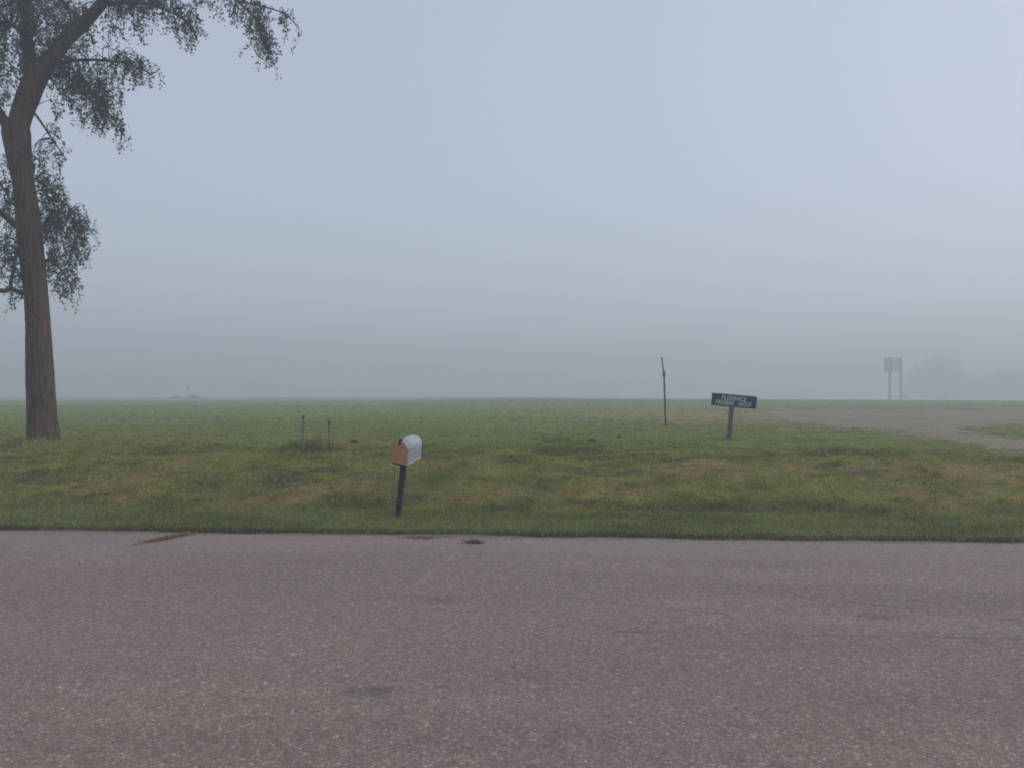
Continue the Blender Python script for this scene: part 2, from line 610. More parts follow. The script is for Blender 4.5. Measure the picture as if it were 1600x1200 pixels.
for (px, py, r, hh) in ((622, 809, .10, .05), (473, 703, .55, .16), (500, 703, .4, .12), (515, 703, .25, .10), (870, 690, .5, .12), (905, 693, .5, .10), (880, 705, .6, .08), (1139, 687, .3, .07), (65, 688, .7, .10), (40, 690, .5, .1), (1320, 705, .8, .08), (1040, 664, .3, .1)):
    q = ground(px, py)
    TUFTS.append((q.x, q.y, r, hh))


def dryness(x, y):
    v = vdist(x, y)
    wx = (fbm(x * 1.3, y * 1.3, 21.0) - .5) * 1.2
    wy = (fbm(x * 1.3, y * 1.3, 23.0) - .5) * 1.6
    d = np.zeros_like(x)
    for (sx_, sy_, rx, ry, am) in SPOTS:
        d += am * np.exp(-(((x + wx - sx_) / rx) ** 2 + ((y + wy - sy_) / ry) ** 2) * 0.8)
    n = fbm(x * 0.45, y * 0.45, 31.0)
    onbank = sstep((v - 2.2) / 1.0) * (1 - sstep((v - 8.5) / 4))
    d = d * np.clip(4.0 * fbm(x * 2.6, y * 3.4, 43.0) - 1.25, 0.05, 1.5)
    d += onbank * (0.04 + 0.45 * np.clip(n - 0.5, 0, 1) + 0.45 * np.clip(fbm(x * 2.1, y * 2.1, 35.0) - .5, 0, 1))
    d += sstep((v - 8) / 3) * 1.5 * np.clip(fbm(x * 0.09, y * 0.3, 33.0) - .5, 0, 1)
    d += (0.12 + 0.6 * sstep((x + 1) / 4) * fbm(x * 1.2, x * 0 + 3.0, 37.0)) * np.exp(-((v - 0.03) / 0.08) ** 2)
    return np.clip(d, 0, 1)


def lush(x, y):
    """0..1, how much darker and thicker the grass grows"""
    l = 0.35 * fbm(x * 0.6, y * 0.9, 51.0) + 0.65 * fbm(x * 1.5, y * 2.6, 53.0)
    band = fbm(x * 0.06, y * 0.55, 55.0)
    far = sstep((y - 18) / 8)
    return np.clip((l - 0.42) * 5.0, 0, 1) * (1 - far) + np.clip((0.45 * l + 0.55 * band - 0.42) * 4.5, 0, 1) * far


def tuft(x, y):
    t = np.zeros_like(x)
    for (a, b, r, hh) in TUFTS:
        t += hh * np.exp(-(((x - a) / r) ** 2 + ((y - b) / (r * 1.2)) ** 2))
    return t


C_GREEN = np.array((0.272, 0.312, 0.040))
C_DARK = np.array((0.092, 0.118, 0.024))
C_STRIP = np.array((0.245, 0.285, 0.100))
C_FIELD = np.array((0.240, 0.312, 0.036))
C_DRY = np.array((0.40, 0.295, 0.09))
C_STRAW = np.array((0.44, 0.34, 0.16))


def grass_color(x, y, jitter=True):
    v = vdist(x, y)
    n = len(x)
    strip = 1 - sstep((v - 1.6) / 0.6)
    field = sstep((v - 8.0) / 4.0)
    c = C_GREEN[None] * np.ones((n, 1))
    c = c + (C_STRIP - C_GREEN)[None] * strip[:, None]
    c = c + (C_FIELD - c) * field[:, None]
    lu = lush(x, y)
    c = c + (C_DARK[None] - c) * (0.85 * lu * (1 - 0.45 * strip) * (1 - 0.45 * field))[:, None]
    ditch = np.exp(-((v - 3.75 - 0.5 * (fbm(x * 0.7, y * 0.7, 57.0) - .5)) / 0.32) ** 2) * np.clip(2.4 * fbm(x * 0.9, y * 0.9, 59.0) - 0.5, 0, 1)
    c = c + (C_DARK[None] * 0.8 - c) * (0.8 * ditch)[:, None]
    tf = np.clip(tuft(x, y) / 0.1, 0, 1)
    c = c + (C_DARK[None] * 0.8 - c) * (0.75 * tf)[:, None]
    d = dryness(x, y)
    if jitter:
        pick = rng.random(n) < d * 0.95
        straw = rng.random(n) < 0.18 + 0.2 * d
        dry = np.where(straw[:, None], C_STRAW[None], C_DRY[None])
        c = np.where(pick[:, None], dry, c)
        # a few dead blades everywhere
        dead = rng.random(n) < 0.05
        c = np.where(dead[:, None], C_DRY[None] * 1.1, c)
        c = c * rng.uniform(0.5, 1.5, (n, 1)) * rng.uniform(0.93, 1.07, (n, 3))
    else:
        c = c + (C_DRY[None] - c) * (d * 0.9)[:, None]
    return c


# ------------------------------------------------------------------ ground sheet
def axis(parts):
    out = []
    for a, b, s in parts:
        out.append(np.arange(a, b, s))
    return np.concatenate(out)


gxs = axis([(-990, -120, 30), (-120, -45, 5), (-45, -18, 0.9), (-18, 18, 0.22), (18, 45, 0.9), (45, 120, 5), (120, 1000, 30)])
gys = axis([(-900, -60, 40), (-60, -12, 6), (-12, 8.4, 1.0), (8.4, 11.2, 0.07), (11.2, 24, 0.16), (24, 45, 0.5), (45, 130, 2.0), (130, 240, 6), (240, 1000, 30)])
GX, GY = np.meshgrid(gxs, gys)
gxf, gyf = GX.ravel(), GY.ravel()
gzf = height(gxf, gyf)
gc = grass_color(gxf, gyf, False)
vf = vdist(gxf, gyf)
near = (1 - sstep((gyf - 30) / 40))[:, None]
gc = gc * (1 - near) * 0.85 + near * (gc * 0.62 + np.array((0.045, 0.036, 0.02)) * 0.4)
gin = inside(gxf, gyf)[:, None] * 1.0
gc = gc * (1 - gin) + np.array((0.20, 0.165, 0.09)) * gin
soil_shade = np.exp(-((vf - 0.04) / 0.11) ** 2)[:, None]  # dark earth at the turf edge, with the shade of its face painted in
gc = gc * (1 - soil_shade) + np.array((0.05, 0.041, 0.028)) * soil_shade
idx = np.arange(gxf.size).reshape(GX.shape)
Q = np.stack([idx[:-1, :-1], idx[:-1, 1:], idx[1:, 1:], idx[1:, :-1]], -1).reshape(-1, 4)
grd = mesh_np("ground", np.column_stack([gxf, gyf, gzf]), Q, mat_ground(), colors=gc, smooth=True)
tag(grd, "green field rising from the road bank into the fog", "ground", kind="structure")

# ------------------------------------------------------------------ grass
MG = mat_grass()


def sow(name, label, v0, v1, dens, hmean, w, lean=0.5, cl=5, clr=0.035, wf=0.62, wm=2.5, hvar=0.5, ragged=1.0, tv=0.2):
    y0, y1 = EDGE_Y + v0 - 1.2, EDGE_Y + v1 + 1.2
    X = wf * y1 + wm
    n = int(2 * X * (y1 - y0) * dens / cl)
    tx, ty = rng.uniform(-X, X, n), rng.uniform(y0, y1, n)
    vv_ = vdist(tx, ty)
    ok = (vv_ > v0) & (vv_ < v1) & (np.abs(tx) < wf * ty + wm)
    tx, ty = tx[ok], ty[ok]
    # uneven cover
    keep = rng.random(len(tx)) < 0.45 + 0.75 * fbm(tx * 1.9, ty * 1.9, 61.0)
    tx, ty = tx[keep], ty[keep]
    n = len(tx)
    hs = rng.uniform(1 - hvar, 1 + hvar, n) * (0.6 + 0.8 * ragged * fbm(tx * 1.1, ty * 1.1, 71.0) + 0.4 * (1 - ragged))
    x = np.repeat(tx, cl) + rng.normal(0, clr, n * cl)
    y = np.repeat(ty, cl) + rng.normal(0, clr, n * cl)
    tone = np.repeat(rng.normal(1.0, tv, len(tx)).clip(0.35, 1.8), cl)
    hs = np.repeat(hs, cl) * rng.uniform(0.6, 1.25, n * cl)
    ok = ~inside(x, y)
    ok |= rng.random(n * cl) < invade(x, y, ~ok)
    vv_ = vdist(x, y)
    ok &= vv_ + (fbm(x * 1.9, x * 0 + 2.0, 15.0) - 0.5) * 0.26 > 0.03
    x, y, hs, tone = x[ok], y[ok], hs[ok], tone[ok]
    z = height(x, y) - 0.008
    d = dryness(x, y)
    H = hmean * hs * (1 - 0.35 * d) + tuft(x, y) * rng.uniform(0.4, 1.2, len(x))
    n = len(x)
    ang = rng.uniform(0, 2 * math.pi, n)
    la = rng.uniform(0, 2 * math.pi, n)
    ll = H * np.abs(rng.normal(0, lean, n))
    ww = w * rng.uniform(0.6, 1.4, n) * 0.5
    dx, dy = np.cos(ang) * ww, np.sin(ang) * ww
    b0 = np.column_stack([x - dx, y - dy, z])
    b1 = np.column_stack([x + dx, y + dy, z])
    tp = np.column_stack([x + np.cos(la) * ll, y + np.sin(la) * ll, z + H * np.sqrt(np.clip(1 - (ll / np.maximum(H, 1e-4)) ** 2 * 0.5, 0.15, 1))])
    VV = np.stack([b0, b1, tp], 1).reshape(-1, 3)
    FF = np.arange(3 * n).reshape(n, 3)
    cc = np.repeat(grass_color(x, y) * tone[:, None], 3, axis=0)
    o = mesh_np(name, VV, FF, MG, colors=cc)
    tag(o, label, "grass", kind="stuff")
    return n


tot = 0
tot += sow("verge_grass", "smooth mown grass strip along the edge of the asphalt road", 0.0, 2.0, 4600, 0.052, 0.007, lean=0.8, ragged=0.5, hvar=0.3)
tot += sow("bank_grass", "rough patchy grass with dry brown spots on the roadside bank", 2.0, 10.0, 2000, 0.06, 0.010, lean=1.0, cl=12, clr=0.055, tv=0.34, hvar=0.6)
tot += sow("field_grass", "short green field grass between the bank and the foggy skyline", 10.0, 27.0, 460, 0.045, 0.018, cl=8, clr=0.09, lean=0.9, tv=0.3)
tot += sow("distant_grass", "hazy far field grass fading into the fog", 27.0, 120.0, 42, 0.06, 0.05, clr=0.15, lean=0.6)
print("blades", tot)

# ------------------------------------------------------------------ loose grass on the pavement
def sprig(name, label, pix, n, h, spread_u, spread_v, col, group=None, along=(1, 0)):
    q = ground(*pix)
    o = None
    u = rng.normal(0, 1, n)
    w_ = rng.normal(0, 1, n)
    ax = np.array(along) / np.linalg.norm(along)
    x = u * spread_u * ax[0] - w_ * spread_v * ax[1]
    y = u * spread_u * ax[1] + w_ * spread_v * ax[0]
    ang = rng.uniform(0, 2 * math.pi, n)
    la = rng.uniform(0, 2 * math.pi, n)
    H = h * rng.uniform(0.4, 1.2, n)
    ll = rng.uniform(0.5, 1.8, n) * H
    ww = 0.005 * rng.uniform(.6, 1.4, n)
    dx, dy = np.cos(ang) * ww, np.sin(ang) * ww
    z = np.full(n, 0.001)
    VV = np.stack([np.column_stack([x - dx, y - dy, z]), np.column_stack([x + dx, y + dy, z]), np.column_stack([x + np.cos(la) * ll, y + np.sin(la) * ll, z + H])], 1).reshape(-1, 3)
    pick = rng.random(n) < 0.35
    c = np.where(pick[:, None], C_STRAW[None] * 0.8, np.array(col)[None]) * rng.uniform(.6, 1.3, (n, 1))
    o = mesh_np(name, VV, np.arange(3 * n).reshape(n, 3), MG, colors=np.repeat(c, 3, axis=0))
    o.location = (q.x, q.y, max(q.z, 0.0))
    tag(o, label, "grass tuft", group)
    return o


p1, p2 = ground(222, 851), ground(300, 836)
sprig("grass_tuft", "long wedge of straw coloured grass spilling onto the road edge", (262, 842), 1100, 0.03, 0.17, 0.04, (0.25, 0.21, 0.07), None, (p2.x - p1.x, p2.y - p1.y))
sprig("grass_tuft", "small olive brown clump of grass lying alone on the asphalt", (740, 849), 230, 0.045, 0.05, 0.03, (0.17, 0.14, 0.06))
sprig("grass_tuft", "thin brown weed sprig creeping from the verge below the mailbox", (658, 842), 170, 0.03, 0.10, 0.04, (0.22, 0.165, 0.09))

# loose chippings swept to the edge of the pavement
n = 3200
su = rng.uniform(-9, 9, n)
sv = 0.02 - np.abs(rng.normal(0, 0.16, n)) - 0.05 * fbm(su * 2, su * 0, 41.0)
keep = rng.random(n) < 0.25 + 1.1 * fbm(su * 1.4, su * 0 + 1, 44.0)
su, sv = su[keep], sv[keep]
sx0, sy0 = su * CT + sv * ST, EDGE_Y - su * ST + sv * CT
r = rng.uniform(0.002, 0.008, len(su)) * (1 + (rng.random(len(su)) < 0.06) * 0.9)
OC = np.array([(1, 0, 0), (-1, 0, 0), (0, 1, 0), (0, -1, 0), (0, 0, .8), (0, 0, -.8)], float)
OF = np.array([(0, 2, 4), (2, 1, 4), (1, 3, 4), (3, 0, 4), (2, 0, 5), (1, 2, 5), (3, 1, 5), (0, 3, 5)])
ov = OC[None] * r[:, None, None] * rng.uniform(.6, 1.4, (len(su), 6, 1)) + np.column_stack([sx0, sy0, r * 0.5])[:, None]
of = (OF[None] + 6 * np.arange(len(su))[:, None, None]).reshape(-1, 3)
M_CHIP = mat_weathered("loose_chippings", (0.24, 0.20, 0.16), (0.42, 0.37, 0.32), (60, 60, 60), 0.95)
tag(mesh_np("loose_gravel", ov.reshape(-1, 3), of, M_CHIP), "scattered loose chippings along the edge of the asphalt", "gravel", kind="stuff")

# ------------------------------------------------------------------ clods on the grass
def clod(label, pix, size, group):
    q = ground(*pix)
    bm = bmesh.new()
    bmesh.ops.create_icosphere(bm, subdivisions=3, radius=1.0)
    sd = random.uniform(0, 50)
    for v in bm.verts:
        c = v.co
        f = 0.75 + 0.5 * float(fbm(np.array(c.x * 1.6 + sd), np.array(c.y * 1.6 + c.z * 1.1), sd))
        v.co = Vector((c.x * size[0] * f, c.y * size[1] * f, c.z * size[2] * f))
    o = bm_obj("dirt_clod", bm, M_CLOD, smooth=True)
    o.location = (q.x, q.y, gh(q.x, q.y) + size[2] * 0.45)
    o.rotation_euler = (0, 0, random.uniform(-.3, .3))
    tag(o, label, "dirt clod", group)


M_CLOD = mat_weathered("dark_earth", (0.025, 0.02, 0.015), (0.07, 0.055, 0.04), (6, 6, 6), 0.95)
clod("long flat dark clod on the bank left of the green sign", (924, 690), (0.13, 0.06, 0.045), None)
clod("little round dark clod on the grass behind the long flat one", (967, 685), (0.06, 0.05, 0.045), None)
clod("dark clod on a bare brown patch by the stakes", (553, 692), (0.10, 0.06, 0.035), None)

# ------------------------------------------------------------------ mailbox
def lean_matrix(loc, rightlean, towards, yaw):
    upv = Vector((math.sin(rightlean), -math.sin(towards), math.cos(rightlean))).normalized()
    q = Vector((0, 0, 1)).rotation_difference(upv)
    return Matrix.Translation(loc) @ q.to_matrix().to_4x4() @ Matrix.Rotation(yaw, 4, 'Z')


M_GALV = mat_weathered("galvanised_sheet", (0.35, 0.375, 0.395), (0.48, 0.505, 0.525), (3, 1.2, 5), 0.6, 0.15, 0.05, None)
M_RUST = mat_weathered("rusted_door", (0.44, 0.22, 0.11), (0.60, 0.32, 0.17), (9, 9, 9), 0.75, 0.0, 0.25, (0.52, 0.27, 0.15))
M_BLACK = mat_weathered("black_metal", (0.012, 0.012, 0.014), (0.03, 0.03, 0.03), (9, 9, 9), 0.5, 0.0, 0.1)
M_POST = mat_weathered("dark_stained_wood", (0.035, 0.026, 0.026), (0.085, 0.066, 0.066), (18, 18, 1.5), 0.85, 0, 0.5)
M_HIGHLIGHT = mat_weathered("highlight_trim", (0.55, 0.55, 0.53), (0.72, 0.72, 0.7), (5, 5, 5), 0.45, 0.2, 0.05)  # pale colour that paints a highlight on the mailbox's bottom edge


def arch(w, hs, n=18):
    r = w / 2
    p = [(-r, 0.0), (r, 0.0), (r, hs)]
    for k in range(1, n):
        a = math.pi * k / n
        p.append((r * math.cos(a), hs + r * math.sin(a)))
    p.append((-r, hs))
    return p


def arch_prism(bm, w, hs, y0, y1, cap0=True, cap1=True, zoff=0.0):
    p = arch(w, hs)
    a = [bm.verts.new((x, y0, z + zoff)) for x, z in p]
    b = [bm.verts.new((x, y1, z + zoff)) for x, z in p]
    n = len(p)
    for i in range(n):
        j = (i + 1) % n
        bm.faces.new((a[i], a[j], b[j], b[i]))
    if cap0:
        bm.faces.new(a[::-1])
    if cap1:
        bm.faces.new(b)


def arch_ring(bm, w, hs, y0, y1, t):
    """open band round the arch"""
    po, pi_ = arch(w + 2 * t, hs + 0.0), arch(w, hs)
    ro = [(x, z) for x, z in po]
    n = len(po)
    vs = []
    for y in (y0, y1):
        vs.append([bm.verts.new((x, y, z - (t if z == 0 else 0))) for x, z in ro])
        vs.append([bm.verts.new((x, y, z)) for x, z in pi_])
    for i in range(n):
        j = (i + 1) % n
        bm.faces.new((vs[0][i], vs[0][j], vs[2][j], vs[2][i]))
        bm.faces.new((vs[1][j], vs[1][i], vs[3][i], vs[3][j]))
        bm.faces.new((vs[0][j], vs[0][i], vs[1][i], vs[1][j]))
        bm.faces.new((vs[2][i], vs[2][j], vs[3][j], vs[3][i]))


q = ground(622, 809)
mb = empty("mailbox", q, "galvanised mailbox with rusty brown door leaning on a dark post beside the road", "mailbox")
mb.matrix_world = lean_matrix((q.x, q.y, gh(q.x, q.y)), math.radians(7.4), math.radians(13.5), math.radians(-18.5))
PH = 0.758
bm = bmesh.new()
box(bm, -.031, .031, -.031, .031, -0.35, PH - 0.03)
bm_obj("post", bm, M_POST, mb, bevel=0.004)
bm = bmesh.new()
box(bm, -.085, .085, -.155, .2, PH - 0.03, PH - 0.004)
bm_obj("bracket", bm, M_BLACK, mb, bevel=0.003)
W, HS, Y0, Y1 = 0.235, 0.165, -0.17, 0.25
bm = bmesh.new()
arch_prism(bm, W, HS, Y0 + 0.012, Y1)
body = bm_obj("body", bm, M_GALV, mb)
body.location = (0, 0, PH)
for p in body.data.polygons:
    p.use_smooth = len(p.vertices) == 4 and abs(p.normal.z) > 0.02 and p.normal.z > 0
bm = bmesh.new()
arch_ring(bm, W, HS, Y1 - 0.012, Y1 + 0.004, 0.003)
bm_obj("rim", bm, M_BLACK, body)
bm = bmesh.new()
arch_ring(bm, W, HS, Y0 + 0.012, Y0 + 0.03, 0.003)
bm_obj("seam", bm, M_GALV, body)
bm = bmesh.new()
box(bm, W / 2 + .001, W / 2 + .007, Y0 + 0.035, Y1 - 0.02, 0.0, 0.012)
bm_obj("edge_highlight", bm, M_HIGHLIGHT, body)  # thin strip added to carry the painted bottom-edge highlight
bm = bmesh.new()
arch_prism(bm, W + 0.012, HS, Y0 - 0.006, Y0 + 0.010, zoff=-0.006)
door = bm_obj("door", bm, M_RUST, mb, bevel=0.003)
door.location = (0, 0, PH)
bm = bmesh.new()
box(bm, -.016, .016, Y0 - .02, Y0 + .035, HS + W / 2 + .002, HS + W / 2 + .026)
box(bm, -.012, .012, Y0 - .018, Y0 - .0065, HS + W / 2 - .035, HS + W / 2 + .0015)
bm_obj("latch", bm, M_BLACK, door)
bm = bmesh.new()
box(bm, -.06, .02, Y0 - .012, Y0 - .0065, -.018, -.0065)
bm_obj("hinge", bm, M_BLACK, door)

# ------------------------------------------------------------------ sign
M_NAVY = mat_weathered("navy_paint", (0.009, 0.018, 0.042), (0.017, 0.030, 0.062), (3, 3, 6), 0.5, 0, 0.05)
M_WHITE = mat_weathered("faded_white_paint", (0.62, 0.62, 0.64), (0.78, 0.78, 0.8), (9, 9, 9), 0.7, 0, 0.05)
M_OLDWOOD = mat_weathered("grey_brown_timber", (0.075, 0.058, 0.045), (0.17, 0.135, 0.11), (14, 14, 1.2), 0.9, 0, 0.5)
q = ground(1139, 687)
D = q.y
pxm = D / F
sg = empty("roadside_sign", q, "dark blue board reading FLORENCE FRISBEE GOLF on one leaning wooden post", "sign")
sg.matrix_world = lean_matrix((q.x, q.y, gh(q.x, q.y)), math.radians(4.8), 0.01, math.radians(1.0))
BW, BH = 70.5 * pxm, 19.2 * pxm
ZC = 60.5 * pxm
bm = bmesh.new()
box(bm, -.058, .058, -.03, .05, -.4, ZC + BH * 0.42)
bm_obj("post", bm, M_OLDWOOD, sg, bevel=0.006)
bm = bmesh.new()
box(bm, -BW / 2, BW / 2, -.058, -.031, -BH / 2, BH / 2)
board = bm_obj("board", bm, M_NAVY, sg, bevel=0.004)
board.location = (2.0 * pxm, 0, ZC)


def lettering(body_text, width, hgt, cx, cz, parent, y, shear=0.18):
    cu = bpy.data.curves.new("lettering", 'FONT')
    cu.body = body_text
    cu.align_x = 'CENTER'
    cu.align_y = 'CENTER'
    cu.shear = shear
    cu.offset = 0.012
    cu.extrude = 0.0
    cu.space_character = 1.08
    t = bpy.data.objects.new("lettering_source", cu)
    COL.objects.link(t)
    bpy.context.view_layer.update()
    me = bpy.data.meshes.new_from_object(t.evaluated_get(bpy.context.evaluated_depsgraph_get()))
    bpy.data.objects.remove(t)
    co = np.empty(len(me.vertices) * 3)
    me.vertices.foreach_get("co", co)
    co = co.reshape(-1, 3)
    mn, mx = co.min(0), co.max(0)
    co2 = np.zeros_like(co)
    co2[:, 0] = (co[:, 0] - (mn[0] + mx[0]) / 2) / (mx[0] - mn[0]) * width + cx
    co2[:, 2] = (co[:, 1] - (mn[1] + mx[1]) / 2) / (mx[1] - mn[1]) * hgt + cz
    co2[:, 1] = y
    me.vertices.foreach_set("co", co2.ravel())
    me.update()
    o = link("lettering", me, M_WHITE, parent)
    return o


lettering("FLORENCE", BW * 0.555, BH * 0.355, -BW * 0.005, BH * 0.20, board, -.0605)
lettering("FRISBEE", BW * 0.415, BH * 0.355, -BW * 0.205, -BH * 0.20, board, -.0605)
lettering("GOLF", BW * 0.285, BH * 0.355, BW * 0.245, -BH * 0.20, board, -.0605)

# ------------------------------------------------------------------ kinked pole
M_TPOST = mat_weathered("dark_green_steel", (0.010, 0.014, 0.014), (0.022, 0.027, 0.026), (6, 6, 2), 0.55, 0.1, 0.1)
M_ROD = mat_weathered("dull_grey_steel", (0.07, 0.075, 0.08), (0.12, 0.125, 0.13), (6, 6, 2), 0.5, 0.4, 0.1)
q = ground(1040, 665)
D = q.y
pxm = D / F
pl = empty("marker_pole", q, "thin dark steel pole with a bent grey tip left of the blue sign", "pole")
pl.matrix_world = lean_matrix((q.x, q.y, gh(q.x, q.y)), math.radians(-1.9), 0.0, math.radians(25))
H1 = 78 * pxm
bm = bmesh.new()
box(bm, -.032, .032, -.007, .007, -.4, H1)
box(bm, -.006, .006, .0075, .042, -.4, H1)
for k in range(24):
    z = 0.15 + k * (H1 - 0.25) / 24
    box(bm, -.01, .01, -.016, -.0075, z, z + 0.03)
bm_obj("post", bm, M_TPOST, pl)
bm = bmesh.new()
bmesh.ops.create_cone(bm, cap_ends=True, segments=14, radius1=.052, radius2=.044, depth=8 * pxm, matrix=Matrix.Translation((0, 0, H1 + 2 * pxm)))
bm_obj("sleeve", bm, M_TPOST, pl, bevel=0.004)
bm = bmesh.new()
bmesh.ops.create_cone(bm, cap_ends=True, segments=10, radius1=.028, radius2=.022, depth=24 * pxm, matrix=Matrix.Translation((0, 0, 12 * pxm)))
bmesh.ops.create_cone(bm, cap_ends=True, segments=10, radius1=.034, radius2=.034, depth=2.2 * pxm, matrix=Matrix.Translation((0, 0, 24 * pxm)))
tip = bm_obj("tip", bm, M_ROD, pl)
tip.location = (0, 0, H1 + 3 * pxm)
tip.rotation_euler = (math.radians(5), math.radians(-11.5), 0)

# ------------------------------------------------------------------ two short stakes
M_STAKE = mat_weathered("weathered_stake_wood", (0.13, 0.12, 0.11), (0.31, 0.29, 0.27), (16, 16, 1.4), 0.9, 0, 0.6)


def stake(label, pb, pt, wid, lean):
    q = ground(*pb)
    pxm = q.y / F
    o = empty("stake", q, label, "post", "short stakes on the roadside bank")
    o.matrix_world = lean_matrix((q.x, q.y, gh(q.x, q.y)), lean, 0.03, random.uniform(0, 2))
    h = (pb[1] - pt[1]) * pxm
    r = wid * pxm / 2
    V, Fc = [], []
    zs = [-.25, 0, h * .3, h * .6, h * .85, h]
    tube([(0.006 * math.sin(k * 2.1), 0.004 * math.cos(k * 1.7), z) for k, z in enumerate(zs)], [r * 1.1, r * 1.08, r, r * .98, r * .95, r * .92], 10, V, Fc, 0.12, 1.0)
    mesh_np("shaft", np.concatenate(V), Fc, M_STAKE, o, smooth=True)
    bm = bmesh.new()
    bmesh.ops.create_cone(bm, cap_ends=True, segments=10, radius1=r * 1.12, radius2=r * 0.8, depth=0.05)
    for v in bm.verts:
        v.co.z += v.co.x * 0.9 + (0.01 if v.co.z > 0 else 0)
    c = bm_obj("cap", bm, M_BLACK, o)
    c.location = (0, 0, h + 0.012)


stake("taller of the two short weathered stakes, standing in dark weeds", (473, 703), (473, 653), 4.4, math.radians(1.0))
stake("shorter of the two weathered stakes, beside a bare brown patch", (515, 701), (514, 661), 3.8, math.radians(-.5))

# ------------------------------------------------------------------ the big tree
M_BARK = mat_bark()
M_TWIG = mat_weathered("twig_bark", (0.03, 0.025, 0.02), (0.06, 0.048, 0.038), (5, 5, 5), 0.9)
M_LEAF = mat_leaf("leaf_green", (0.026, 0.037, 0.015), (0.047, 0.066, 0.024), (0.085, 0.104, 0.036))
qb = ground(66, 687)
DT = qb.y
PX = DT / F
tree = empty("elm_tree", (qb.x, qb.y, gh(qb.x, qb.y)), "tall forked elm with furrowed brown trunk and drooping leafy branches", "tree")
TL = Vector(tree.location)
SK = []           # skeleton points for hanging twigs: (Vector, r)


def tp(px, py, dd=0.0):
    return P(px, py, DT + dd) - TL


def limb(name, spec, n=12, sub=4, jag=0.06, mat=None):
    """spec: (px, py, width px, depth offset)"""
    pts = [tp(a, b, d) for a, b, w, d in spec]
    rad = [w * PX / 2 for a, b, w, d in spec]
    pts, rad = catmull(pts, rad, sub)
    V, Fc = [], []
    tube(pts, rad, n, V, Fc, jag, random.uniform(0, 6))
    SK.extend(zip(pts, rad))
    return mesh_np(name, np.concatenate(V), Fc, mat or M_BARK, tree, smooth=True)


limb("trunk", [(67, 712, 60, 0), (67, 693, 56, 0), (67, 680, 47, 0), (65.5, 655, 43, 0), (63, 600, 40.5, 0), (61, 550, 37.5, 0), (59, 500, 34.5, 0), (55.5, 450, 34, 0), (50, 400, 36, 0), (45, 350, 36, 0), (37.5, 290, 31, 0),
                (29, 240, 36, 0), (25, 207, 41, 0), (24, 190, 34, 0)], n=48, sub=8, jag=0.045)
limb("limb", [(24, 215, 34, 0), (31, 187, 31, 0), (43, 152, 33, 0), (55, 125, 33, 0), (67, 107, 28, .1), (85, 85, 24, .2), (103, 62, 22, .3), (134, 33, 20, .3), (162, 2, 16, .2), (200, -50, 13, 0), (255, -95, 10, -.2), (310, -115, 7, -.2), (350, -100, 4, -.2)], n=20)
limb("limb", [(49, 135, 22, .1), (47, 100, 20, .4), (43, 62, 17, .6), (38, 0, 15, .8), (30, -80, 12, 1.0), (42, -180, 9, .9), (64, -270, 9, .8), (90, -400, 7, .8), (110, -520, 5, .7), (120, -640, 2, .7)], n=14)
limb("limb", [(20, 215, 26, 0), (10, 193, 17, -.1), (0, 178, 14, -.2), (-40, 120, 13, -.4), (-100, 60, 11, -.6), (-170, 0, 9, -.6), (-230, -40, 6, -.4), (-270, -50, 3, -.4)], n=14)
limb("limb", [(38, 358, 12, -.1), (24, 351, 10, -.3), (0, 331, 9, -.5), (-40, 306, 8, -.8), (-90, 300, 6, -1), (-140, 320, 3, -1)], n=12)
limb("limb", [(48, 458, 9, -.1), (34, 458, 7.5, -.2), (18, 452, 7, -.3), (0, 454, 7, -.5), (-40, 440, 6, -.7), (-90, 446, 4, -.8), (-130, 470, 2, -.8)], n=12)
